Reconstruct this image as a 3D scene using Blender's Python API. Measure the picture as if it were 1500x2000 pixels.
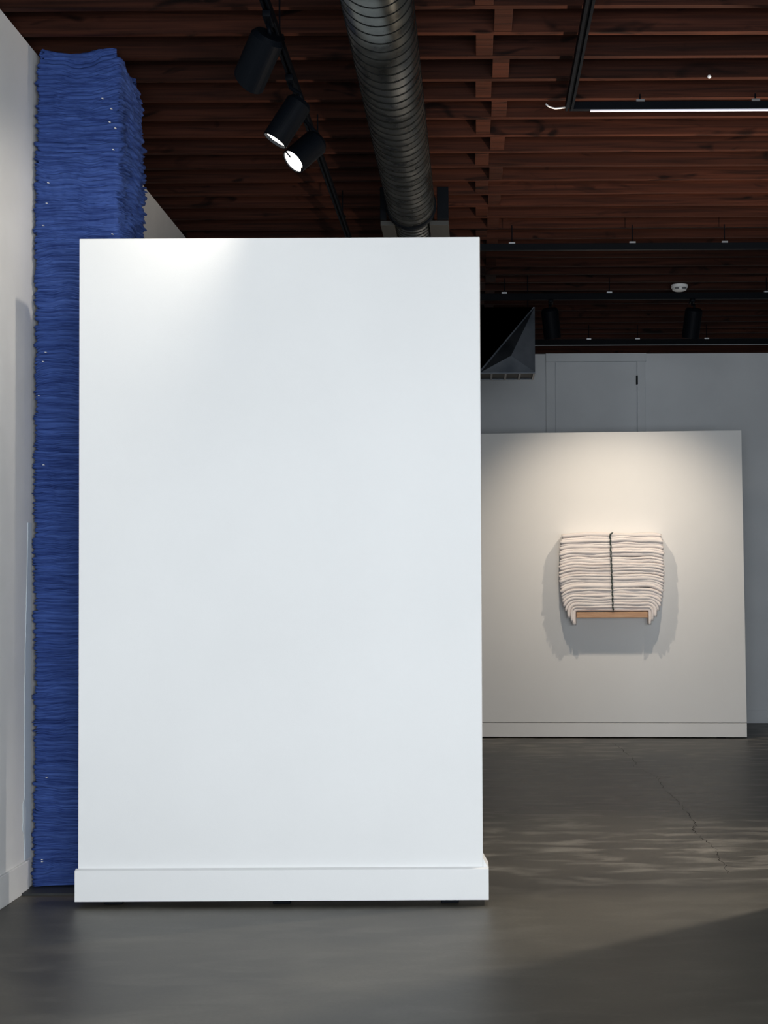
import bpy, bmesh, math, random
from mathutils import Vector, Matrix, noise
random.seed(7)
S = bpy.context.scene
col = S.collection
for o in list(bpy.data.objects): bpy.data.objects.remove(o)

# ------------------------------------------------------------------ camera
F = 2800.0; PITCH = 0.0252; ROLL = -0.005; EYE = 1.4
CX, CY = 927.0, 1160.0 - F*math.tan(PITCH)
cam_d = bpy.data.cameras.new('camera'); cam = bpy.data.objects.new('camera', cam_d); col.objects.link(cam)
cam_d.sensor_fit = 'HORIZONTAL'; cam_d.sensor_width = 36.0
cam_d.lens = 36.0*F/1500.0
cam_d.shift_x = -(CX-750.0)/1500.0
cam_d.shift_y = (CY-1000.0)/1500.0
M = Matrix.Rotation(math.pi/2+PITCH, 4, 'X') @ Matrix.Rotation(ROLL, 4, 'Z')
cam.matrix_world = Matrix.Translation((0, 0, EYE)) @ M
cam_d.clip_end = 100
S.camera = cam

def at(px, py, Y):
    """world point seen at photo pixel (px,py) at depth Y"""
    d = M.to_3x3() @ Vector(((px-CX)/F, -(py-CY)/F, -1.0))
    return Vector((0, 0, EYE)) + d*(Y/d.y)
def at_z(px, py, z):
    d = M.to_3x3() @ Vector(((px-CX)/F, -(py-CY)/F, -1.0))
    return Vector((0, 0, EYE)) + d*((z-EYE)/d.z)

# ------------------------------------------------------------------ view, world, lights
S.view_settings.view_transform = 'Standard'; S.view_settings.look = 'None'
S.view_settings.gamma = 1.0; S.view_settings.use_curve_mapping = False
S.view_settings.exposure = 0.0
w = bpy.data.worlds.new('world'); S.world = w; w.use_nodes = True
w.node_tree.nodes['Background'].inputs[0].default_value = (0.5, 0.6, 0.75, 1)
w.node_tree.nodes['Background'].inputs[1].default_value = 0.02

def light(name, kind, loc, direction, energy, color, parent=None, **kw):
    l = bpy.data.lights.new(name, kind); l.energy = energy; l.color = color
    for k, v in kw.items(): setattr(l, k, v)
    o = bpy.data.objects.new(name, l); col.objects.link(o)
    o.rotation_euler = Vector(direction).to_track_quat('-Z', 'Y').to_euler()
    if parent: o.parent = parent; o.location = Vector(loc)-parent.location
    else: o.location = loc
    return o
# daylight through the shop window behind the camera
light('window_daylight', 'AREA', (1.0, -1.75, 1.5), (0, 1, 0.0), 580, (0.89, 0.945, 1.0), shape='RECTANGLE', size=5.4, size_y=2.1)

# ------------------------------------------------------------------ materials
def mat(name, base, rough=0.6, metal=0.0, spec=0.5, emit=None, estr=0.0):
    m = bpy.data.materials.new(name); m.use_nodes = True
    b = m.node_tree.nodes['Principled BSDF']
    b.inputs['Base Color'].default_value = (*base, 1)
    b.inputs['Roughness'].default_value = rough
    b.inputs['Metallic'].default_value = metal
    b.inputs['Specular IOR Level'].default_value = spec
    if emit: b.inputs['Emission Color'].default_value = (*emit, 1); b.inputs['Emission Strength'].default_value = estr
    return m
def noise_mat(name, c1, c2, scale, stretch=(1, 1, 1), rough=0.6, bump=0.0, detail=6, lo=0.35, hi=0.65, bscale=None, metal=0.0, spec=0.5, rough2=None, bdist=0.01):
    m = mat(name, c1, rough, metal, spec); nt = m.node_tree; N = nt.nodes; L = nt.links
    b = N['Principled BSDF']
    tc = N.new('ShaderNodeTexCoord'); mp = N.new('ShaderNodeMapping'); mp.inputs['Scale'].default_value = stretch
    L.new(tc.outputs['Object'], mp.inputs['Vector'])
    n = N.new('ShaderNodeTexNoise'); n.inputs['Scale'].default_value = scale; n.inputs['Detail'].default_value = detail
    L.new(mp.outputs[0], n.inputs['Vector'])
    r = N.new('ShaderNodeValToRGB'); r.color_ramp.elements[0].position = lo; r.color_ramp.elements[1].position = hi
    r.color_ramp.elements[0].color = (*c1, 1); r.color_ramp.elements[1].color = (*c2, 1)
    L.new(n.outputs['Fac'], r.inputs[0]); L.new(r.outputs[0], b.inputs['Base Color'])
    if rough2 is not None:
        mr = N.new('ShaderNodeMapRange'); mr.inputs['To Min'].default_value = rough; mr.inputs['To Max'].default_value = rough2
        mr.inputs['From Min'].default_value = .3; mr.inputs['From Max'].default_value = .7
        L.new(n.outputs['Fac'], mr.inputs['Value']); L.new(mr.outputs[0], b.inputs['Roughness'])
    if bump:
        n2 = N.new('ShaderNodeTexNoise'); n2.inputs['Scale'].default_value = bscale or scale*4; n2.inputs['Detail'].default_value = 4
        L.new(mp.outputs[0], n2.inputs['Vector'])
        bp = N.new('ShaderNodeBump'); bp.inputs['Strength'].default_value = bump; bp.inputs['Distance'].default_value = bdist
        L.new(n2.outputs['Fac'], bp.inputs['Height']); L.new(bp.outputs[0], b.inputs['Normal'])
    return m

m_wall = noise_mat('painted_plaster', (0.74, 0.74, 0.73), (0.79, 0.79, 0.78), 3, rough=0.75, bump=0.15, bscale=160, spec=0.25, bdist=0.002)
m_panel = noise_mat('white_panel_paint', (0.80, 0.805, 0.80), (0.83, 0.835, 0.83), 1.2, rough=0.6, bump=0.12, bscale=220, spec=0.3, bdist=0.0015)
m_grey = noise_mat('back_wall_paint', (0.60, 0.63, 0.66), (0.65, 0.68, 0.71), 2, rough=0.8, bump=0.1, bscale=160, spec=0.2, bdist=0.002)
m_black = mat('matte_black_metal', (0.0022, 0.0032, 0.005), 0.5, 0.0, 0.05)
m_steel = mat('bright_clip_steel', (0.7, 0.72, 0.75), 0.3, 1.0)
m_seam = mat('duct_seam_dark', (0.006, 0.007, 0.007), 0.8, 0.0, 0.05)  # near-black colour of the raised spiral seam
m_galv = noise_mat('galvanised_steel', (0.09, 0.097, 0.095), (0.14, 0.15, 0.145), 9, rough=0.24, metal=1.0, rough2=0.36)
m_sheet = noise_mat('dark_sheet_metal', (0.05, 0.06, 0.075), (0.08, 0.09, 0.105), 6, rough=0.35, metal=0.9, rough2=0.5)
m_tray = mat('dull_tray_metal', (.012, .014, .014), .6, .0)
m_white = mat('white_plastic', (0.75, 0.75, 0.74), 0.4)
m_lens = mat('lamp_lens', (1, 1, 1), 0.3, emit=(1.0, 0.95, 0.86), estr=14)
m_led = mat('led_strip', (.4, .42, .5), 0.3, emit=(0.75, 0.82, 1.0), estr=0.22)
m_oak = noise_mat('oak_shelf', (0.50, 0.27, 0.14), (0.60, 0.36, 0.20), 6, (1, 12, 12), rough=0.5)
m_cord = noise_mat('dark_cord', (0.01, 0.02, 0.018), (0.10, 0.13, 0.12), 60, rough=0.8)
m_cloth = noise_mat('white_cloth', (0.86, 0.80, 0.78), (0.91, 0.86, 0.84), 7, (1, 1, 4), rough=0.9, bump=0.3, bscale=60, spec=0.1, bdist=0.003)
m_paper = mat('pale_blue_paper', (0.60, 0.67, 0.71), 0.8)
m_crack = mat('crack_dark', (0.022, 0.020, 0.016), 0.9)

# blue cloth: long horizontal streaks of lighter and darker blue
m_blue = noise_mat('blue_cloth', (0.013, 0.031, 0.140), (0.050, 0.100, 0.32), 5, (1, 1, 18), rough=0.75, bump=0.6, bscale=30, spec=0.2, lo=.3, hi=.7, bdist=0.006)

# reddish brown joist wood
def wood_mat():
    m = mat('reddish_joist_wood', (.1, .04, .02), 0.7, spec=0.1); nt = m.node_tree; N = nt.nodes; L = nt.links; b = N['Principled BSDF']
    tc = N.new('ShaderNodeTexCoord'); oi = N.new('ShaderNodeObjectInfo')
    mul = N.new('ShaderNodeMath'); mul.operation = 'MULTIPLY'; mul.inputs[1].default_value = 37.0; L.new(oi.outputs['Random'], mul.inputs[0])
    add = N.new('ShaderNodeVectorMath'); add.operation = 'ADD'; L.new(tc.outputs['Object'], add.inputs[0]); L.new(mul.outputs[0], add.inputs[1])
    def nz(scale, st, det=5, dist=0.0):
        mp = N.new('ShaderNodeMapping'); mp.inputs['Scale'].default_value = st; L.new(add.outputs[0], mp.inputs['Vector'])
        n = N.new('ShaderNodeTexNoise'); n.inputs['Scale'].default_value = scale; n.inputs['Detail'].default_value = det; n.inputs['Distortion'].default_value = dist
        L.new(mp.outputs[0], n.inputs['Vector']); return n
    g = nz(3.0, (0.5, 8, 16), 6, 0.8)
    r = N.new('ShaderNodeValToRGB'); e = r.color_ramp.elements
    e[0].position = .32; e[1].position = .68; e[0].color = (.013, .0043, .0027, 1); e[1].color = (.041, .0130, .0072, 1)
    L.new(g.outputs['Fac'], r.inputs[0])
    k = nz(3.2, (1.0, 2.5, 2.5), 2, 1.2)          # knots
    kr = N.new('ShaderNodeValToRGB'); kr.color_ramp.elements[0].position = .27; kr.color_ramp.elements[1].position = .38
    kr.color_ramp.elements[0].color = (.18, .15, .15, 1); kr.color_ramp.elements[1].color = (1, 1, 1, 1)
    L.new(k.outputs['Fac'], kr.inputs[0])
    mx = N.new('ShaderNodeMix'); mx.data_type = 'RGBA'; mx.blend_type = 'MULTIPLY'; mx.inputs[0].default_value = 1
    L.new(r.outputs[0], mx.inputs[6]); L.new(kr.outputs[0], mx.inputs[7])
    mr = N.new('ShaderNodeMapRange'); mr.inputs['To Min'].default_value = .75; mr.inputs['To Max'].default_value = 1.2; L.new(oi.outputs['Random'], mr.inputs['Value'])
    sc = N.new('ShaderNodeVectorMath'); sc.operation = 'SCALE'; L.new(mx.outputs[2], sc.inputs[0]); L.new(mr.outputs[0], sc.inputs['Scale'])
    L.new(sc.outputs[0], b.inputs['Base Color'])
    bp = N.new('ShaderNodeBump'); bp.inputs['Strength'].default_value = .3; bp.inputs['Distance'].default_value = .003
    L.new(g.outputs['Fac'], bp.inputs['Height']); L.new(bp.outputs[0], b.inputs['Normal'])
    return m
m_wood = wood_mat()

# polished dark concrete: broad mottling, trowel streaks, speckle, painted shade band
def floor_mat():
    m = mat('polished_concrete', (.1, .1, .09), 0.4, spec=0.45); nt = m.node_tree; N = nt.nodes; L = nt.links; b = N['Principled BSDF']
    tc = N.new('ShaderNodeTexCoord')
    def nz(scale, st, det, lo, hi, dist=0.0):
        mp = N.new('ShaderNodeMapping'); mp.inputs['Scale'].default_value = st; L.new(tc.outputs['Object'], mp.inputs['Vector'])
        n = N.new('ShaderNodeTexNoise'); n.inputs['Scale'].default_value = scale; n.inputs['Detail'].default_value = det; n.inputs['Distortion'].default_value = dist
        L.new(mp.outputs[0], n.inputs['Vector'])
        q = N.new('ShaderNodeMapRange'); q.inputs['From Min'].default_value = lo; q.inputs['From Max'].default_value = hi
        L.new(n.outputs['Fac'], q.inputs['Value']); return q
    a = nz(1.0, (1.0, 1.3, 1), 8, .3, .75, .6)
    s = nz(4.0, (.7, 1.8, 1), 12, .48, .66, .5)
    f = nz(60, (1, 1, 1), 4, .2, .8)
    m1 = N.new('ShaderNodeMix'); m1.data_type = 'RGBA'; L.new(a.outputs[0], m1.inputs[0])
    m1.inputs[6].default_value = (.026, .0235, .017, 1); m1.inputs[7].default_value = (.072, .065, .049, 1)
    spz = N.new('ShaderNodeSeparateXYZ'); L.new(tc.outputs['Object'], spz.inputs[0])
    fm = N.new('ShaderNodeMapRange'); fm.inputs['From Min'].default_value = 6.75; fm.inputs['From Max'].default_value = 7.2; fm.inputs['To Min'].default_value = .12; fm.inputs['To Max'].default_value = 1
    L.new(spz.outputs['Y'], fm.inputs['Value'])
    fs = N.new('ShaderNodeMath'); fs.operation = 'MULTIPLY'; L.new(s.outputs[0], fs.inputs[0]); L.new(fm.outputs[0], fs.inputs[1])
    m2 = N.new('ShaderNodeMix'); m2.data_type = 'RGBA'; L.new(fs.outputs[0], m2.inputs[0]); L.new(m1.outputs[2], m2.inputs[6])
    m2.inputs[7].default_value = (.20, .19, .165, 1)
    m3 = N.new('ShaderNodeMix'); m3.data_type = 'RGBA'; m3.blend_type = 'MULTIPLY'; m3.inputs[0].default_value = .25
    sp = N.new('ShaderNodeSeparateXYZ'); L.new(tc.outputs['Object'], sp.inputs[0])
    shade_in = N.new('ShaderNodeMapRange'); shade_in.inputs['From Min'].default_value = 6.70; shade_in.inputs['From Max'].default_value = 6.86; shade_in.inputs['To Min'].default_value = 1.35; shade_in.inputs['To Max'].default_value = .78  # shadow line across the floor, put into the concrete colour
    L.new(sp.outputs['Y'], shade_in.inputs['Value'])
    shade_out = N.new('ShaderNodeMapRange'); shade_out.inputs['From Min'].default_value = 6.9; shade_out.inputs['From Max'].default_value = 7.5; shade_out.inputs['To Min'].default_value = 1.0; shade_out.inputs['To Max'].default_value = 1.3  # painted shade eases off again towards the back
    L.new(sp.outputs['Y'], shade_out.inputs['Value'])
    pm = N.new('ShaderNodeMath'); pm.operation = 'MULTIPLY'; L.new(shade_in.outputs[0], pm.inputs[0]); L.new(shade_out.outputs[0], pm.inputs[1])
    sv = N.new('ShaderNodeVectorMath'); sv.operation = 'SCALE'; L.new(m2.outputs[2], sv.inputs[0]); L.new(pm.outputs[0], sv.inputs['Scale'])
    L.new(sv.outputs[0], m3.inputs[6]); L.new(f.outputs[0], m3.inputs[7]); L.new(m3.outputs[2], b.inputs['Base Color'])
    rr = N.new('ShaderNodeMapRange'); rr.inputs['To Min'].default_value = .44; rr.inputs['To Max'].default_value = .5
    L.new(fs.outputs[0], rr.inputs['Value']); L.new(rr.outputs[0], b.inputs['Roughness'])
    return m
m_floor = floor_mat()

# ------------------------------------------------------------------ mesh helpers
def box(bm, x0, x1, y0, y1, z0, z1):
    v = [bm.verts.new((x, y, z)) for z in (z0, z1) for y in (y0, y1) for x in (x0, x1)]
    for f in ((0, 2, 3, 1), (4, 5, 7, 6), (0, 1, 5, 4), (1, 3, 7, 5), (3, 2, 6, 7), (2, 0, 4, 6)): bm.faces.new([v[i] for i in f])
    return v
def hexa(bm, pts):   # 8 points, order as in box
    v = [bm.verts.new(p) for p in pts]
    for f in ((0, 2, 3, 1), (4, 5, 7, 6), (0, 1, 5, 4), (1, 3, 7, 5), (3, 2, 6, 7), (2, 0, 4, 6)): bm.faces.new([v[i] for i in f])
def tube(bm, pts, r, n=10, caps=True):
    pts = [Vector(p) for p in pts]; rings = []
    for i, p in enumerate(pts):
        t = (pts[min(i+1, len(pts)-1)]-pts[max(i-1, 0)]).normalized()
        a = t.cross(Vector((0, 0, 1)))
        if a.length < .1: a = t.cross(Vector((1, 0, 0)))
        a.normalize(); b = t.cross(a)
        rings.append([bm.verts.new(p+(a*math.cos(k*2*math.pi/n)+b*math.sin(k*2*math.pi/n))*r) for k in range(n)])
    for A, B in zip(rings, rings[1:]):
        for k in range(n): bm.faces.new((A[k], A[(k+1) % n], B[(k+1) % n], B[k]))
    if caps: bm.faces.new(rings[0][::-1]); bm.faces.new(rings[-1])
def lathe(bm, prof, origin, direction, n=40, shear=None):
    """prof: list of (radius, distance along direction)"""
    d = Vector(direction).normalized(); a = d.cross(Vector((0, 0, 1)))
    if a.length < .05: a = Vector((1, 0, 0))
    a.normalize(); b = d.cross(a); o = Vector(origin); rings = []
    for i, (r, t) in enumerate(prof):
        ring = []
        for k in range(n):
            c, s = math.cos(k*2*math.pi/n), math.sin(k*2*math.pi/n)
            tt = t + (shear[i]*s if shear else 0)
            ring.append(bm.verts.new(o+d*tt+(a*c+b*s)*max(r, 1e-4)))
        rings.append(ring)
    for A, B in zip(rings, rings[1:]):
        for k in range(n): bm.faces.new((A[k], A[(k+1) % n], B[(k+1) % n], B[k]))
    if prof[0][0] < 2e-3: bm.faces.new(rings[0][::-1])
    if prof[-1][0] < 2e-3: bm.faces.new(rings[-1])
def obj(name, bm, m, parent=None, smooth=False, bevel=0.0, loc=None, bseg=2):
    bmesh.ops.recalc_face_normals(bm, faces=bm.faces[:])
    me = bpy.data.meshes.new(name)
    if loc is None and parent is not None: loc = parent.location.copy() if parent.parent is None else parent.matrix_world.translation.copy()
    if loc is not None: bmesh.ops.translate(bm, verts=bm.verts[:], vec=-Vector(loc))
    bm.to_mesh(me); bm.free(); me.materials.append(m)
    if smooth:
        for p in me.polygons: p.use_smooth = True
    o = bpy.data.objects.new(name, me); col.objects.link(o)
    if parent is not None: o.parent = parent          # parts keep the thing's origin
    elif loc is not None: o.location = loc
    if bevel:
        b = o.modifiers.new('bevel', 'BEVEL'); b.width = bevel; b.segments = bseg; b.limit_method = 'ANGLE'; b.angle_limit = math.radians(40)
    return o
def BM(): return bmesh.new()
def one_box(name, m, parent, *a, bevel=0.0, **k):
    bm = BM(); box(bm, *a); return obj(name, bm, m, parent, bevel=bevel, **k)
def thing(name, label, cat, loc, group=None):
    o = bpy.data.objects.new(name, None); col.objects.link(o); o.location = loc; o.empty_display_size = .1
    o['label'] = label; o['category'] = cat
    if group: o['group'] = group
    return o
def struct(o, label=None):
    o['kind'] = 'structure'
    if label: o['label'] = label
    return o

# ------------------------------------------------------------------ room shell
XL, XR, YB, YF, HC = -2.14, 5.2, 15.42, -1.5, 4.065      # walls, joist underside
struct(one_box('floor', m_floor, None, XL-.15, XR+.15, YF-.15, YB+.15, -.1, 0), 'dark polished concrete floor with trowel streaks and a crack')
fl = bpy.data.objects['floor']
struct(one_box('wall_left', m_wall, None, XL-.15, XL, YF, YB, 0, HC-.002), 'white painted left gallery wall')
struct(one_box('wall_right', m_wall, None, XR, XR+.15, YF, YB, 0, HC-.002), 'white painted right wall')
struct(one_box('wall_back', m_grey, None, XL-.15, XR+.15, YB, YB+.15, 0, 4.28), 'pale grey back wall behind the far partition')
bm = BM()
box(bm, XL-.15, -1.75, YF-.15, YF, 0, 4.28); box(bm, 3.75, XR+.15, YF-.15, YF, 0, 4.28)
box(bm, -1.75, 3.75, YF-.15, YF, 0, .42); box(bm, -1.75, 3.75, YF-.15, YF, 2.60, 4.28)
struct(obj('wall_front', bm, m_wall), 'white front wall around the shop window')
bm = BM()
for x in (-1.75, .06, 1.88, 3.69): box(bm, x, x+.06, YF-.11, YF-.05, .42, 2.60)
box(bm, -1.75, 3.75, YF-.11, YF-.05, .42, .48); box(bm, -1.75, 3.75, YF-.11, YF-.05, 2.54, 2.60)
struct(obj('window_1', bm, m_black), 'black framed shop window')
struct(one_box('trim_1', m_wood, None, XL, XR, YB-.05, YB, 3.985, HC), 'dark wooden ledger along the top of the back wall')
# baseboards
bm = BM(); box(bm, XL, XL+.014, YF, 6.86, 0, .145)
struct(obj('baseboard_left', bm, m_wall, bevel=.003), 'white baseboard along the left wall')
bm = BM(); box(bm, XL, XR, YB-.014, YB, 0.012, .14)
struct(obj('baseboard_back', bm, m_grey, bevel=.003), 'pale grey baseboard along the back wall')

# back wall door with its casing
def X(px, Y=YB): return at(px, 760, Y).x
def Z(py, Y=YB, px=1160): return at(px, py, Y).z
bm = BM(); zt = Z(707)
box(bm, X(1066), X(1084), YB-.03, YB, 0, zt); box(bm, X(1244), X(1260), YB-.03, YB, 0, zt)
box(bm, X(1066), X(1262), YB-.035, YB, zt, Z(690))
d1 = struct(obj('door_1', bm, m_grey, bevel=.004, loc=(X(1164), YB, 0)), 'tall pale grey door in the back wall above the far partition')
one_box('door_leaf', m_grey, d1, X(1084)+.006, X(1244)-.008, YB-.018, YB-.001, .01, zt-.008, bevel=.003)
one_box('hinge', m_black, d1, X(1244)-.012, X(1244)+.006, YB-.045, YB-.012, Z(752), Z(735), bevel=.002)

# ceiling: deck, joists across the room and the staggered blocking between them
ceil = struct(one_box('ceiling', m_wood, None, XL-.15, XR+.15, YF-.15, YB+.15, 4.28, 4.32), 'dark reddish brown open joist ceiling')
ceil_jm = []
SP = .3043; Y0 = 6.482; k0 = -26
BX = ((.017, .101), (.103, .188))
k = k0
while Y0 + SP*k < YB-.02:
    yb = Y0 + SP*k
    bm = BM(); x = XL-.15
    # slight bow of each board along its length
    n = 14; bow = random.uniform(-.004, .004); tz = random.uniform(-.004, .004)
    P = []
    for i in range(n+1):
        t = i/n; xx = XL-.15+(XR-XL+.3)*t
        dz = bow*math.sin(math.pi*t*2+k)+tz*0
        P.append([bm.verts.new((xx, yy, zz+(dz if zz < 4.2 else 0))) for yy, zz in ((yb-.038, HC+.003), (yb, HC+.003), (yb, 4.279), (yb-.038, 4.279))])
    for A, B in zip(P, P[1:]):
        for q in range(4): bm.faces.new((A[q], A[(q+1) % 4], B[(q+1) % 4], B[q]))
    bm.faces.new(P[0]); bm.faces.new(P[-1][::-1])
    bmesh.ops.translate(bm, verts=bm.verts[:], vec=(0, -yb, -HC))
    o = obj('joist', bm, m_wood, ceil); o.location = (0, yb, HC)
    if k > -6 and yb+SP < YB:
        a, b = BX[(k+1) % 2]
        bm = BM(); box(bm, a, b, .002, SP-.040, .006, .14)
        o = obj('blocking', bm, m_wood, ceil, bevel=.002); o.location = (random.uniform(-.003, .003), yb, HC)
    k += 1

# floor crack (thin open line in the slab)
crk = [(1196, 1450), (1212, 1462), (1232, 1478), (1241, 1488), (1238, 1498), (1262, 1508), (1283, 1517), (1290, 1530), (1302, 1545), (1328, 1568), (1336, 1580), (1348, 1595), (1358, 1612), (1354, 1622), (1372, 1638), (1388, 1648), (1400, 1660), (1406, 1678), (1418, 1690), (1420, 1708)]
pts = [at_z(px, py, 0) for px, py in crk]; q = []
for a, b in zip(pts, pts[1:]):
    for i in range(6):
        p = a.lerp(b, i/6); p += Vector((random.uniform(-.012, .012), random.uniform(-.02, .02), 0)); q.append(p)
bm = BM(); prev = None
for i, p in enumerate(q):
    wv = .0028*(.2+random.random())*(1 if math.sin(i*.9)+math.sin(i*.37) > -.9 else .25)
    c = [bm.verts.new((p.x-wv, p.y, .0008)), bm.verts.new((p.x+wv, p.y, .0008))]
    if prev: bm.faces.new((prev[0], prev[1], c[1], c[0]))
    prev = c
obj('crack', bm, m_crack, fl)

# ------------------------------------------------------------------ large white partition in front
YP = 6.50
tl, tr = at(152, 467, YP), at(935.5, 462, YP); bl, br = at(155.5, 1700, YP), at(944.5, 1690, YP)
xl, xr = (tl.x+bl.x)/2, (tr.x+br.x)/2; ztop = (tl.z+tr.z)/2
print('front panel', tl, tr, bl, br)
fp = thing('partition_wall', 'large white freestanding partition in the foreground with a stepped base skirt', 'partition', ((xl+xr)/2, YP+.06, 0))
one_box('panel_board', m_panel, fp, xl, xr, YP, YP+.13, .03, ztop, bevel=.003)
YS = YP-.022
sl, sr = at(145.5, 1702, YS), at(954.5, 1697, YS); zb = (at(145, 1763, YS).z+at(955, 1756.5, YS).z)/2
zs = (sl.z+sr.z)/2
print('skirt', sl, sr, zb)
bm = BM()   # front board, top edge eased back to the panel
y0, y1 = YS, YP-.0005
hexa(bm, [(sl.x, y0, zb), (sr.x, y0, zb), (sl.x, y1, zb), (sr.x, y1, zb), (sl.x, y0, zs), (sr.x, y0, zs), (sl.x, y1, zs+.008), (sr.x, y1, zs+.008)])
obj('base_skirt', bm, m_panel, fp, bevel=.0015)
bm = BM()   # right return: long sloping shoulder
hexa(bm, [(xr+.0005, YP, zb), (sr.x, YP, zb), (xr+.0005, YP+.15, zb), (sr.x, YP+.15, zb), (xr+.0005, YP, zs+.045), (sr.x, YP, zs), (xr+.0005, YP+.15, zs+.045), (sr.x, YP+.15, zs)])
obj('base_skirt', bm, m_panel, fp, bevel=.0015)
bm = BM()
hexa(bm, [(sl.x, YP, zb), (xl-.0005, YP, zb), (sl.x, YP+.15, zb), (xl-.0005, YP+.15, zb), (sl.x, YP, zs), (xl-.0005, YP, zs+.006), (sl.x, YP+.15, zs), (xl-.0005, YP+.15, zs+.006)])
obj('base_skirt', bm, m_panel, fp, bevel=.0015)
for xx in (xl+.15, (xl+xr)/2, xr-.15):
    bm = BM(); box(bm, xx-.04, xx+.04, YP+.035, YP+.095, 0, .03); obj('foot', bm, m_black, fp, bevel=.003)

# ------------------------------------------------------------------ far partition
YR = 13.80; YLf = 13.97
a = at(1459, 1440.5, YR); a2 = at(1448, 840.5, YR); b_ = at(940, 846, YLf); c_ = at(944, 1440, YLf)
print('far panel', a, a2, b_, c_)
sx = (b_-a).normalized()
base0 = Vector((a.x, a.y, 0)); dirx = Vector(((b_-a).x, (b_-a).y, 0)).normalized()
W2 = 2.75
wl = base0 + dirx*W2
nrm = Vector((-dirx.y, dirx.x, 0))
if nrm.y < 0: nrm = -nrm
far = thing('partition_wall', 'smaller white partition in the back holding the folded cloth wall piece', 'partition', (base0+dirx*W2/2+nrm*.06))
def prism(xs, z0, z1, y0, y1, tilt=0.0):
    pts = []
    for z in (z0, z1):
        for yy in (y0, y1):
            for s in xs:
                p = base0 + dirx*(W2-s if False else s) + nrm*yy + Vector((0, 0, z)); 
                if s == xs[1] and z == z1 and tilt: p = p + dirx*tilt
                pts.append(p)
    bm = BM(); hexa(bm, pts); return bm
zt2 = a2.z; tilt = (Vector((a2.x, a2.y, 0))-base0).dot(dirx)
print('tilt', tilt, 'bottom z', a.z, c_.z, 'top', a2.z, b_.z)
zskirt = at(1459, 1412.5, YR).z
obj('panel_board', prism((W2, 0.0), zskirt+.004, zt2, 0, .12, tilt), m_panel, far, bevel=.002)
obj('base_skirt', prism((W2, 0.0), max(a.z, .012), zskirt, 0.0, .12, 0), m_panel, far, bevel=.0015)
for s in (.2, 1.4, 2.5):
    bm = prism((s+.08, s), 0, .02 if a.z < .02 else a.z, .03, .09); obj('foot', bm, m_black, far)

# ------------------------------------------------------------------ folded white cloth piece on an oak shelf
ac = at(1194, 1194, 13.88)     # shelf top centre at the panel face
s_c = (ac-base0).dot(dirx)
A0 = base0 + dirx*s_c; zsh = at(1194, 1194.5, 13.66).z
face = -nrm; ux = -dirx        # ux to the right, face towards the viewer
def AP(x, y, z): return A0 + ux*x + face*y + Vector((0, 0, z))
art = thing('wall_sculpture', 'stack of folded off-white cloths bent over a small wooden shelf on the far partition', 'sculpture', AP(0, 0, zsh))
bm = BM(); HW = .338
hexa(bm, [AP(x, y, z) for z in (zsh-.058, zsh-.004) for y in (.235, .001) for x in (-HW, HW)])
obj('shelf', bm, m_oak, art, bevel=.003)
HT = .735; nl = 27; th = HT/nl; L_ = .497
for i in range(nl):
    rnd = [random.uniform(-1, 1) for _ in range(8)]
    r_in = i*th + .001; thk = th*(1.45+.25*rnd[5])
    Li = L_ + random.uniform(-.012, .010) + (-.012 if i > nl-3 else 0)
    yfr = .225 + random.uniform(-.008, .008)
    ns = 44; nr = 10
    sec = []
    for j in range(ns+1):
        t = -1+2*j/ns; s = t*Li
        # position on centreline: flat, then wrap round the shelf end
        sg = 1 if s >= 0 else -1; sa = abs(s)
        h = r_in + thk/2
        if sa <= HW: cx, cz, nx, nz = sa, h, 0, 1
        else:
            ang = (sa-HW)/h
            if ang < math.pi/2: cx = HW+h*math.sin(ang); cz = h*math.cos(ang); nx, nz = math.sin(ang), math.cos(ang)
            else:
                cx = HW+h; cz = -(sa-HW-h*math.pi/2); nx, nz = 1, 0
                cx += (-cz)*.18*rnd[3]*.3
        ns_amp = .007*min(1, (i+1)/5)
        wob = ns_amp*noise.noise(Vector((s*4.2, i*.33, 3.1)))*2
        ends = min(1, (1-abs(t))*14)
        ring = []
        for q in range(nr*2):
            # rounded fold: D-shaped section, bulging forward
            u_ = q/(nr*2)*2*math.pi
            yy = math.cos(u_); zz = math.sin(u_)
            hh = thk*.5*(.82+.18*ends)*(1+.35*noise.noise(Vector((s*3+i*9.7, i*2.1, 0))))
            yloc = yfr*.5 + (yfr*.5)*(abs(yy)**.35)*(1 if yy > 0 else -1) + (.010*noise.noise(Vector((s*7, i*1.7, 8))) if yy > 0 else 0)
            zloc = hh*(abs(zz)**.75)*(1 if zz > 0 else -1)
            ring.append(AP(sg*(cx+nx*zloc), max(.002, yloc), zsh+cz+nz*zloc+wob))
        sec.append(ring)
    bm = BM(); R_ = [[bm.verts.new(p) for p in rg] for rg in sec]; n2 = nr*2
    for A, B in zip(R_, R_[1:]):
        for q in range(n2): bm.faces.new((A[q], A[(q+1) % n2], B[(q+1) % n2], B[q]))
    bm.faces.new(R_[0]); bm.faces.new(R_[-1][::-1])
    obj('folded_cloth', bm, m_cloth, art, smooth=True)
# dark binding cord down the middle
bm = BM(); cp = []
for j in range(60):
    t = j/59; cp.append(AP(-.012+.022*(1-t)*1.0+.003*math.sin(j*1.3), .243+.002*math.sin(j*2.1), zsh+HT*t*1.0+.004))
cp.append(AP(.012, .20, zsh+HT+.016)); cp.append(AP(.012, .02, zsh+HT+.016))
cp = [Vector((p.x, p.y, p.z)) for p in cp]
tube(bm, cp, .008, 8); obj('binding_cord', bm, m_cord, art, smooth=True)['label'] = 'thin dark cord down the middle'

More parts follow.
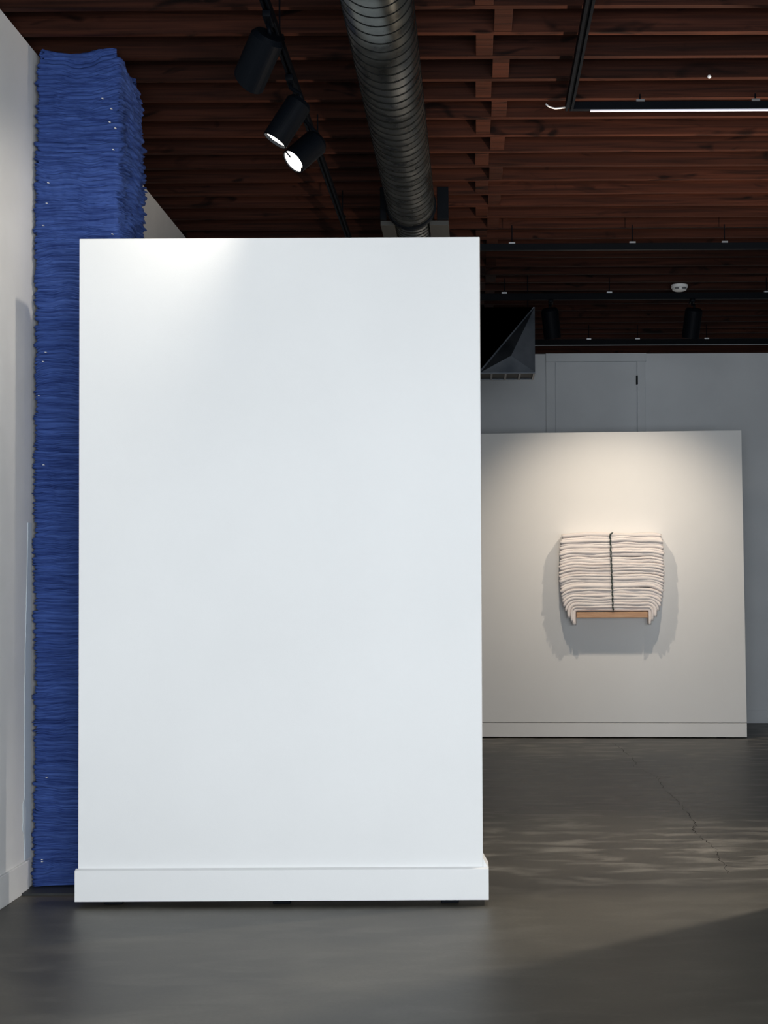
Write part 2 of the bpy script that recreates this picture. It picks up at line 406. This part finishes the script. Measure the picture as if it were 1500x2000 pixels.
# ------------------------------------------------------------------ blue layered cloth column
CF, CB = 6.90, 7.36
cxl = XL+.004; cxr = at(236, 700, CF).x
colm = thing('cloth_column', 'tall column of densely stacked blue cloth layers rising to the ceiling by left wall', 'sculpture', ((cxl+cxr)/2, (CF+CB)/2, 0))
ztopc = min(at(150, 90, CF).z, HC-.008); print('col top', at(150, 90, CF).z, ztopc)
lay = .0125; NL = int((ztopc-.012)/lay)
# outline: left-front corner -> front -> right side -> back
def outline():
    P = []; r = .03
    x0, x1, y0, y1 = cxl+.012, cxr, CF, CB
    P.append((x0, y1, 0, 0)); P.append((x0, (y0+y1)/2, -1, 0))
    for k in range(5):
        a = math.pi+ (math.pi/2)*k/4; P.append((x0+.02+.02*math.cos(a), y0+.02+.02*math.sin(a), math.cos(a), math.sin(a)))
    n = 46
    for k in range(1, n): P.append((x0+.02+(x1-r-x0-.02)*k/n, y0, 0, -1))
    for k in range(6):
        a = -math.pi/2+(math.pi/2)*k/5; P.append((x1-r+r*math.cos(a), y0+r+r*math.sin(a), math.cos(a), math.sin(a)))
    n = 34
    for k in range(1, n+1): P.append((x1, y0+r+(y1-2*r-y0)*k/n, 1, 0))
    P.append((x1-.03, y1, 0, 1)); P.append(((x0+x1)/2, y1, 0, 1))
    return P
OL = outline(); NP = len(OL)
verts = []; faces = []
rows = 4; cum = 0
seedr = random.Random(3)
NZ = noise.noise
row_idx = 0
zcur = .012
allrows = []
while zcur < ztopc-.008:
    h = lay*seedr.choice((.55, .7, .8, 1., 1.2, 1.5, 2.0)); off = seedr.uniform(-.010, .010); ph = seedr.uniform(0, 100)
    tuck = seedr.uniform(.006, .020)
    for rr in range(4):
        fr = (0.02, .25, .65, .95)[rr]; prof = (-tuck, .001, .003, -.002)[rr]
        z = zcur+h*fr; ring = []
        zz = z/ztopc
        for (x, y, nx, ny) in OL:
            wz = (.028+.03*max(0, zz-.93)/.07)*NZ(Vector((x*5, y*5, z*2.3)))+.013*NZ(Vector((x*14, y*14, z*7)))
            fade = min(1, (z-.0)/.06)
            d = off*.8 + prof + .006*NZ(Vector((x*9+ph, y*9, ph))) + .008*NZ(Vector((x*2.5, y*2.5, z*1.7))) + .005*NZ(Vector((x*40+ph, y*40, ph)))
            side = max(nx, 0)
            d += side*(.022*NZ(Vector((5, y*2, z*2.2)))+.018*NZ(Vector((y*8, ph*.02, z*10))))
            tp = max(0, (z-(ztopc-.16))/.16); d -= (.02+.035*side)*tp**1.8
            px = x+nx*d; py = y+ny*d
            px = max(px, XL+.002)
            ring.append((px, py, min(z+wz*fade, HC-.001)))
        allrows.append(ring)
    zcur += h
for ring in allrows: verts += ring
nr = len(allrows)
for i in range(nr-1):
    for j in range(NP):
        a = i*NP+j; b = i*NP+(j+1) % NP
        faces.append((a, b, b+NP, a+NP))
# top cap rises a little and is crumpled
faces.append(tuple(range((nr-1)*NP, nr*NP))); faces.append(tuple(range(NP-1, -1, -1)))
me = bpy.data.meshes.new('stacked_cloth_layers')
L0 = colm.location
me.from_pydata([(x-L0.x, y-L0.y, z) for x, y, z in verts], [], faces)
me.materials.append(m_blue)
for p in me.polygons: p.use_smooth = len(p.vertices) == 4
so = bpy.data.objects.new('stacked_cloth_layers', me); col.objects.link(so); so.parent = colm; so['kind'] = 'stuff'
one_box('base_plate', m_tray, colm, XL+.005, cxr+.02, CF-.16, CB, 0, .010)
for (px, py) in ((200, 192), (217, 212), (214, 238), (225, 250), (221, 292), (94, 357), (91, 397), (84, 440), (219, 457), (89, 688), (84, 706), (76, 773), (85, 908), (91, 1519), (82, 1679), (82, 1683)):
    c = at(px, py, CF-.014); bm = BM(); box(bm, c.x-.004, c.x+.004, c.y-.003, c.y+.012, c.z-.0013, c.z+.0013)
    obj('white_staple', bm, m_white, colm)

# ragged pale paper strip where the wall meets the column
bm = BM(); prev = None
for i in range(90):
    z = .15 + i*.018
    wd = .055 + .012*NZ(Vector((z*9, 1, 0))) + .006*NZ(Vector((z*40, 2, 0))) + (.02 if .28 < z < .42 else 0)
    wd *= max(.25, 1-max(0, z-1.0)/.9)
    c = [bm.verts.new((x, y, z)) for x, y in ((XL+.0008, 6.87-wd), (XL+.0008, 6.915), (XL+.0028, 6.915), (XL+.0028, 6.87-wd))]
    if prev:
        for q in range(4): bm.faces.new((prev[q], prev[(q+1) % 4], c[(q+1) % 4], c[q]))
    else: bm.faces.new(c[::-1])
    prev = c
bm.faces.new(prev)
o = obj('paper_strip', bm, m_paper, loc=(XL+.001, 6.87, .15)); o['label'] = 'ragged pale paper strip on left wall beside the blue column'; o['category'] = 'paper strip'

# ------------------------------------------------------------------ spiral duct
DX, DZ, DR = -.382, EYE+2.40, .146
duct = thing('ventilation_duct', 'round spiral metal duct hanging under the joists, running away from the viewer', 'duct', (DX, 6.6, DZ))
bm = BM(); lathe(bm, [(DR-.004, 0), (DR, 0), (DR, 4.9), (DR-.004, 4.9)], (DX, 3.85, DZ), (0, 1, 0), 72); obj('duct_pipe', bm, m_galv, duct, smooth=True)
bm = BM(); prevs = None; pitch = .09; n = 48; y = 3.86; st = 0
while y < 8.73:
    a = st*2*math.pi/n; c, s = math.cos(a), math.sin(a)
    v = [bm.verts.new((DX+c*r, y+dy, DZ+s*r)) for dy, r in ((-.005, DR-.001), (-.004, DR+.0022), (.004, DR+.0022), (.005, DR-.001))]
    if prevs:
        for q in range(3): bm.faces.new((prevs[q], prevs[q+1], v[q+1], v[q]))
    prevs = v; st += 1; y += pitch/n
obj('spiral_seam', bm, m_seam, duct)
bm = BM(); lathe(bm, [(DR-.03, 0), (DR+.006, 0), (DR+.010, .015), (DR+.010, .05), (DR+.004, .06), (DR-.03, .06)], (DX, 8.75, DZ), (0, 1, 0), 72); obj('collar', bm, m_black, duct, smooth=False)
bm = BM(); lathe(bm, [(DR-.014, 0), (DR-.012, 3.03)], (DX, 8.80, DZ), (0, 1, 0), 72); obj('duct_pipe', bm, m_galv, duct, smooth=True)
bm = BM(); prevs = None; y = 8.83; st = 0
while y < 11.7:
    a = st*2*math.pi/n; c, s = math.cos(a), math.sin(a); rr = DR-.013
    v = [bm.verts.new((DX+c*r, y+dy, DZ+s*r)) for dy, r in ((-.004, rr-.001), (-.003, rr+.0022), (.003, rr+.0022), (.004, rr-.001))]
    if prevs:
        for q in range(3): bm.faces.new((prevs[q], prevs[q+1], v[q+1], v[q]))
    prevs = v; st += 1; y += .07/n
obj('spiral_seam', bm, m_seam, duct)
# support cradle (square plate with hanger rods) around the joint
p0, p1 = at(742, 365, 8.86), at(876, 427, 8.86)
x0, x1, zt_, zb_ = p0.x, p1.x, p0.z, p1.z
for (a, b) in ((x0, DX-DR-.012), (DX+DR+.012, x1)): one_box('joint_plate', m_black, duct, a, b, 8.86, 8.90, zb_, zt_, bevel=.002)
for (a, b) in ((x0, DX-DR*.75), (DX+DR*.75, x1)): one_box('side_tray', m_tray, duct, a, b, 8.901, 9.6, zb_-.03, zb_, bevel=.002)
for yy in (4.6,):
    bm = BM(); lathe(bm, [(DR+.003, -.012), (DR+.006, -.012), (DR+.006, .012), (DR+.003, .012)], (DX, yy, DZ), (0, 1, 0), 48)
    box(bm, DX-.01, DX+.01, yy-.002, yy+.002, DZ+DR+.004, HC+.01)
    obj('hanger_strap', bm, m_galv, duct)

# air hood at the end of the duct, right corner shows beside the front partition
YH = 11.9; YH2 = 12.27
hx1 = at(1045, 700, YH).x; hx0 = -1.1; hz1 = at(1045, 600, YH).z; hz0 = at(1045, 727, YH).z
hood = thing('air_vent_hood', 'dark folded sheet metal air hood with slotted underside right of the front partition', 'vent', ((hx0+hx1)/2, YH+.18, hz0))
dlx = at(938, 722, YH).x
bm = BM()
def V(*a): return bm.verts.new(a)
TR = V(hx1, YH, hz1); BR = V(hx1, YH, hz0); DL = V(dlx, YH, hz0); TL = V(hx0, YH, hz1); BL = V(hx0, YH, hz0)
MR = V(hx1*.56+dlx*.44, YH-.05, hz0+.13)
bTR = V(hx1, YH2, hz1); bTL = V(hx0, YH2, hz1); bBR = V(hx1, YH2, hz0); bBL = V(hx0, YH2, hz0)
REC = V(dlx-.0, YH+.02, hz1*.6+hz0*.4)      # recessed upper left pane
for f in ((TR, BR, MR), (BR, DL, MR), (DL, TR, MR), (TL, TR, REC), (TR, DL, REC), (DL, BL, REC), (BL, TL, REC), (TR, bTR, bBR, BR), (TL, BL, bBL, bTL), (bTR, bTL, bBL, bBR), (TL, bTL, bTR, TR)): bm.faces.new(f)
obj('hood_body', bm, m_sheet, hood)
bm = BM()
box(bm, hx0, hx1, YH-.004, YH+.016, hz0-.010, hz0-.001); box(bm, hx0, hx1, YH2-.02, YH2, hz0-.010, hz0-.001)
x = hx1
while x > hx0:
    box(bm, x-.016, x, YH+.016, YH2-.02, hz0-.010, hz0-.001); x -= .118
obj('slot_frame', bm, m_sheet, hood)
bm = BM(); q = [bm.verts.new(p) for p in ((hx0, YH-.004, hz1), (hx1-.012, YH-.004, hz1), (dlx-.008, YH-.004, hz0+.012), (hx0, YH-.004, hz0+.012))]; bm.faces.new(q)  # black sheet paints in the dark reflection of the upper left facet
bmesh.ops.solidify(bm, geom=bm.faces[:], thickness=.003)
obj('hood_shade_pane', bm, m_black, hood)
one_box('slot_back', m_black, hood, hx0+.01, hx1-.012, YH+.02, YH2-.02, hz0+.001, hz0+.01)
# hangers for the hood
bm = BM()
for xx in (hx0+.1, hx1-.05):
    bm = BM(); tube(bm, [(xx, YH+.2, hz1-.01), (xx, YH+.2, HC+.1)], .005, 8); obj('hanger_rod', bm, m_black, hood)

# ------------------------------------------------------------------ tracks and spotlights
def track(name_lbl, p0, p1, clips, w_=.036, h_=.045, group=None, led=None):
    p0, p1 = Vector(p0), Vector(p1); mid = (p0+p1)/2
    t = thing('lighting_track', name_lbl, 'lighting track', mid, group)
    alongX = abs((p1-p0).x) > abs((p1-p0).y)
    bm = BM()
    if alongX: box(bm, p0.x, p1.x, p0.y-w_/2, p0.y+w_/2, p0.z-h_/2, p0.z+h_/2)
    else:
        box(bm, p0.x-w_/2, p0.x-w_/6, p0.y, p1.y, p0.z-h_/2, p0.z+h_/2); box(bm, p0.x+w_/6, p0.x+w_/2, p0.y, p1.y, p0.z-h_/2, p0.z+h_/2)
        box(bm, p0.x-w_/6, p0.x+w_/6, p0.y, p1.y, p0.z-h_/6, p0.z+h_/2)
    obj('rail', bm, m_black, t, bevel=.002)
    for c in clips:
        bm = BM()
        if alongX:
            box(bm, c-.022, c+.022, p0.y-w_/2-.003, p0.y+w_/2+.003, p0.z+h_/2-.002, p0.z+h_/2+.010)
        else:
            box(bm, p0.x-w_/2-.003, p0.x+w_/2+.003, c-.022, c+.022, p0.z+h_/2-.002, p0.z+h_/2+.010)
            tube(bm, [(p0.x, c, p0.z+h_/2), (p0.x, c, HC+.002)], .004, 8)
        obj('mounting_clip', bm, m_steel if alongX else m_black, t)
        if alongX: bm = BM(); tube(bm, [(c, p0.y, p0.z+h_/2+.011), (c, p0.y, HC+.002)], .004, 8); obj('hanger_rod', bm, m_black, t)
    if led:
        bm = BM(); box(bm, led[0], led[1], p0.y-.012, p0.y+.012, p0.z-h_/2-.0055, p0.z-h_/2-.0005); obj('led_strip', bm, m_led, t)
    return t

YA = 7.60; zA = at(1300, 207, YA).z
track('black linear light bar at top right with a thin lit strip underneath', (at(1112, 207, YA).x, YA, zA), (4.6, YA, zA), [at(1250, 200, YA).x, at(1475, 200, YA).x, 2.6, 3.6], h_=.042, led=(at(1153, 215, YA).x, 4.5))
YBk = 10.32; zB = at(1220, 482, YBk).z
track('empty black ceiling track crossing the joists between the light bar and the smoke detector', (-.05, YBk, zB), (4.8, YBk, zB), [at(x, 477, YBk).x for x in (1000, 1235, 1415)]+[2.9, 3.9], h_=.048)
YC = 12.07; zC = at(1220, 579, YC).z
tC = track('black ceiling track holding two black spotlights in front of the far partition', (-.6, YC, zC), (4.8, YC, zC), [at(x, 575, YC).x for x in (985, 1190, 1497)]+[3.4], h_=.055)
YD = 14.2; zD = at(1220, 668, YD).z
track('farthest black ceiling track, just above the back wall door', (-1.2, YD, zD), (4.8, YD, zD), [at(x, 664, YD).x for x in (1150, 1245, 1380)]+[3.1], h_=.05)
# track running away above on the right, meeting the light bar
HT_R = 2.56; xrk = at(1135, 100, 7).x/(at(1135, 100, 7).z-EYE)*HT_R
track('black ceiling track running away from viewer at top right, ending at the light bar', (xrk, 3.0, EYE+HT_R+.03), (xrk, YA-.024, EYE+HT_R+.03), [3.3, 4.8, 6.15], w_=.042, h_=.045)
# left track
pL = at(600, 235, 7.0); HL = 2.47
xL = (pL.x)/(pL.z-EYE)*HL
track('black ceiling track on the left carrying three black spotlights', (xL, 3.0, EYE+HL), (xL, 13.0, EYE+HL), [3.4, 4.9, 6.35, 7.9, 9.4, 11.0], w_=.034, h_=.04)
print('left track x', xL)

def spot(label, pivot, head, d, zt_, length=.24, rad=.066, lit=True, slant=0.0, energy=60, color=(1, .86, .7), cone=50, blend=.6, size=.02, group=None, xt=None, yt=None, notch=False, beam=None):
    head = Vector(head); d = Vector(d).normalized(); pivot = Vector(pivot)
    t = thing('track_spotlight', label, 'spotlight', pivot, group)
    # adapter on the track
    bm = BM(); box(bm, pivot.x-.018, pivot.x+.018, pivot.y-.06, pivot.y+.06, pivot.z-.030, pivot.z-.001); obj('track_adapter', bm, m_black, t, bevel=.003)
    # stem and side arm
    bm = BM(); start = pivot+Vector((0, 0, -.028)); side = d.cross(Vector((0, 0, 1))).normalized()
    back = head - d*length*.5
    tube(bm, [start, start+Vector((0, 0, -.02)), back+Vector((0, 0, .03)), back], .010, 10); obj('arm', bm, m_black, t, smooth=True)
    # housing: open barrel
    f = length*.5
    prof = [(.0001, -f), (rad*.80, -f), (rad, -f+.02), (rad, f), (rad-.006, f), (rad-.008, f-.022 if lit else f-.05), (.0001, f-.024 if lit else f-.055)]
    sh = [0, 0, 0, slant, slant, 0, 0] if slant else None
    bm = BM(); lathe(bm, prof, head, d, 40, sh); obj('lamp_housing', bm, m_black, t, smooth=False, bevel=.0)
    for p in t.children[-1].data.polygons: p.use_smooth = abs(Vector(p.normal).dot(d)) < .6
    # lens
    bm = BM(); lathe(bm, [(.0001, f-.014 if not notch else f-.006), (rad-.009, f-.014 if not notch else f-.006), (rad-.009, f-.020), (.0001, f-.020)], head, d, 32); obj('lens', bm, m_lens if lit else m_white, t)
    if notch:
        a = d.cross(Vector((0, 0, 1))).normalized(); b = d.cross(a)
        bm = BM(); tube(bm, [head+d*(f-.003)-b*rad*.9*1+a*0.004, head+d*(f-.003)-b*rad*.35], .005, 8)
        obj('lens_clip', bm, m_black, t); bm = BM()
        tube(bm, [head+d*(f-.003)+b*rad*.9-a*.01, head+d*(f-.003)+b*rad*.72-a*.03], .007, 8)
        obj('lens_clip', bm, m_black, t)
    if energy: light('lamp_beam', 'SPOT', head+d*(f+.03), beam or d, energy, color, parent=t, spot_size=math.radians(cone), spot_blend=blend, shadow_soft_size=size)
    return t
zLt = EYE+HL-.02
def onview(px, py, Y): return at(px, py, Y)
h1 = at(506, 112, 6.02); d1v = (-.40, .44, -.60)
spot('nearest black spotlight on left track, its open end turned away', (xL, h1.y-.02, zLt), h1, d1v, zLt, length=.215, rad=.072, lit=True, slant=.025, energy=30, beam=(-.62, .42, -.5), color=(1, .90, .76), cone=84, blend=1.0, size=.03)
h2 = at(562, 236, 6.72); d2v = (-.53, -.05, -.85)
spot('middle black spotlight on left track, its glowing lens seen as narrow ellipse', (xL, h2.y+.02, zLt), h2, d2v, zLt, length=.23, rad=.062, energy=3, color=(1, .88, .72), cone=60, blend=.7)
h3 = at(597, 295, 7.12); d3v = (-.6, -.4, -.68)
spot('farthest black spotlight on left track, bright lens facing the viewer', (xL, h3.y+.03, zLt), h3, d3v, zLt, length=.19, rad=.066, energy=2.5, color=(1, .9, .75), cone=50, blend=.7, notch=True)
# far pair aimed at the cloth piece
artc = AP(0, 0, zsh+.15)
for px, lbl in ((1076, 'black cylindrical spotlight under far track, beside the metal air hood'), (1352, 'black cylindrical spotlight under far track, below right of smoke detector')):
    h = at(px, 631, YC); dv = (artc-h)
    body_d = Vector((dv.x*.25, .25, -1)) if False else Vector((.12 if px < 1200 else -.10, .30, -1))
    t = spot(lbl, (h.x+(-.02 if px < 1200 else .02)*0, YC, zC-.028), h, body_d, zC, length=.25, rad=.073, lit=True, energy=0, size=.02)
    bd = body_d.normalized()
    light('lamp_beam', 'SPOT', h+bd*.17, dv, 98, (1, .84, .66), parent=t, spot_size=math.radians(86), spot_blend=1.0, shadow_soft_size=.03)

# ------------------------------------------------------------------ small ceiling items
sd = at_z(1327, 563, HC-.026)
det = thing('smoke_detector', 'round white smoke detector under the joists above the far track', 'smoke detector', (sd.x, sd.y, HC))
bm = BM(); lathe(bm, [(.0001, 0), (.073, 0), (.073, .022), (.066, .026), (.0001, .026)], (sd.x, sd.y, HC+.001), (0, 0, -1), 40); obj('base', bm, m_white, det, bevel=.002)
bm = BM(); lathe(bm, [(.0001, .026), (.062, .026), (.064, .034), (.058, .046), (.04, .052), (.0001, .053)], (sd.x, sd.y, HC+.001), (0, 0, -1), 40); obj('cover', bm, m_white, det, smooth=True)
for sgn in (-1, 1):
    bm = BM(); box(bm, sd.x+sgn*.03-.018, sd.x+sgn*.03+.018, sd.y-.069, sd.y-.055, HC-.040, HC-.034)
    obj('vent_slot', bm, m_black, det)
# white cable end at the light bar
c = [at(px, py, YA-.02) for px, py in ((1066, 203), (1070, 207), (1076, 210), (1084, 212), (1096, 211), (1110, 209))]
bm = BM(); tube(bm, c, .0045, 8); o = obj('cable', bm, m_white, smooth=True, loc=c[-1]); o['label'] = 'short white cable curving from the end of the light bar'; o['category'] = 'cable'
# small white sensor on a joist
c = at(1385, 151, 7.352)
bm = BM(); lathe(bm, [(.0001, 0), (.006, 0), (.010, .012), (.0001, .016)], (c.x, 7.3555, c.z), (0, -1, 0), 12)
o = obj('ceiling_sensor', bm, m_white, loc=(c.x, 7.3555, c.z)); o['label'] = 'tiny white plug on a joist above the light bar'; o['category'] = 'sensor'

# open lamp further along the light bar, beyond the right edge of the photograph
pl = thing('track_spotlight', 'short black lamp at the right end of the light bar', 'spotlight', (2.72, YA, zA-.022))
one_box('track_adapter', m_black, pl, 2.68, 2.76, YA-.018, YA+.018, zA-.06, zA-.023, bevel=.003)
bm = BM(); lathe(bm, [(.0001, 0), (.03, .0), (.035, .03), (.001, .032)], (2.72, YA, zA-.06), (0, 0, -1), 24); obj('socket', bm, m_black, pl)
bm = BM(); lathe(bm, [(.0001, 0), (.02, .0), (.035, .03), (.04, .05), (.03, .08), (.0001, .09)], (2.72, YA, zA-.093), (0, 0, -1), 24); obj('bulb', bm, m_lens, pl, smooth=True)
light('lamp_beam', 'SPOT', (2.72, YA-.0, zA-.24), (-.46, -.24, -1), 560, (1, .90, .78), parent=pl, shadow_soft_size=.05, spot_size=math.radians(72), spot_blend=.8)
# added unseen uplight, stands in for warm floor bounce on the joists
ul = thing('added_uplight', 'added unseen black round uplight on the floor, brightening the joists', 'added lamp', (2.75, 7.4, 0))
bm = BM(); lathe(bm, [(.0001, 0), (.11, 0), (.12, .02), (.12, .20), (.105, .20), (.10, .12), (.0001, .115)], (2.75, 7.4, 0), (0, 0, 1), 40); obj('lamp_housing', bm, m_black, ul)
bm = BM(); lathe(bm, [(.0001, .13), (.095, .13), (.095, .145), (.0001, .15)], (2.75, 7.4, 0), (0, 0, 1), 40); obj('lens', bm, m_lens, ul)
light('lamp_beam', 'SPOT', (2.75, 7.4, .22), (-.27, .10, 1), 1900, (1, .80, .62), parent=ul, shadow_soft_size=.09, spot_size=math.radians(86), spot_blend=1.0)
# added unseen partition, blocks the bar lamp to shade the front floor
sp_ = thing('partition_wall', 'added unseen white partition, edge on, shading the right of the front floor', 'partition', (1.81, 5.7, 0))
one_box('panel_board', m_panel, sp_, 1.75, 1.87, 4.6, 6.78, .02, 3.03, bevel=.003)
for yy in (4.9, 6.5): one_box('foot', m_black, sp_, 1.78, 1.84, yy-.05, yy+.05, 0, .02)

for o in col.objects:
    g = {'track_spotlight': 'spotlights on the ceiling tracks', 'lighting_track': 'lighting tracks under the joists', 'partition_wall': 'freestanding white partitions'}.get(o.name.split('.')[0])
    if g and o.parent is None: o['group'] = g
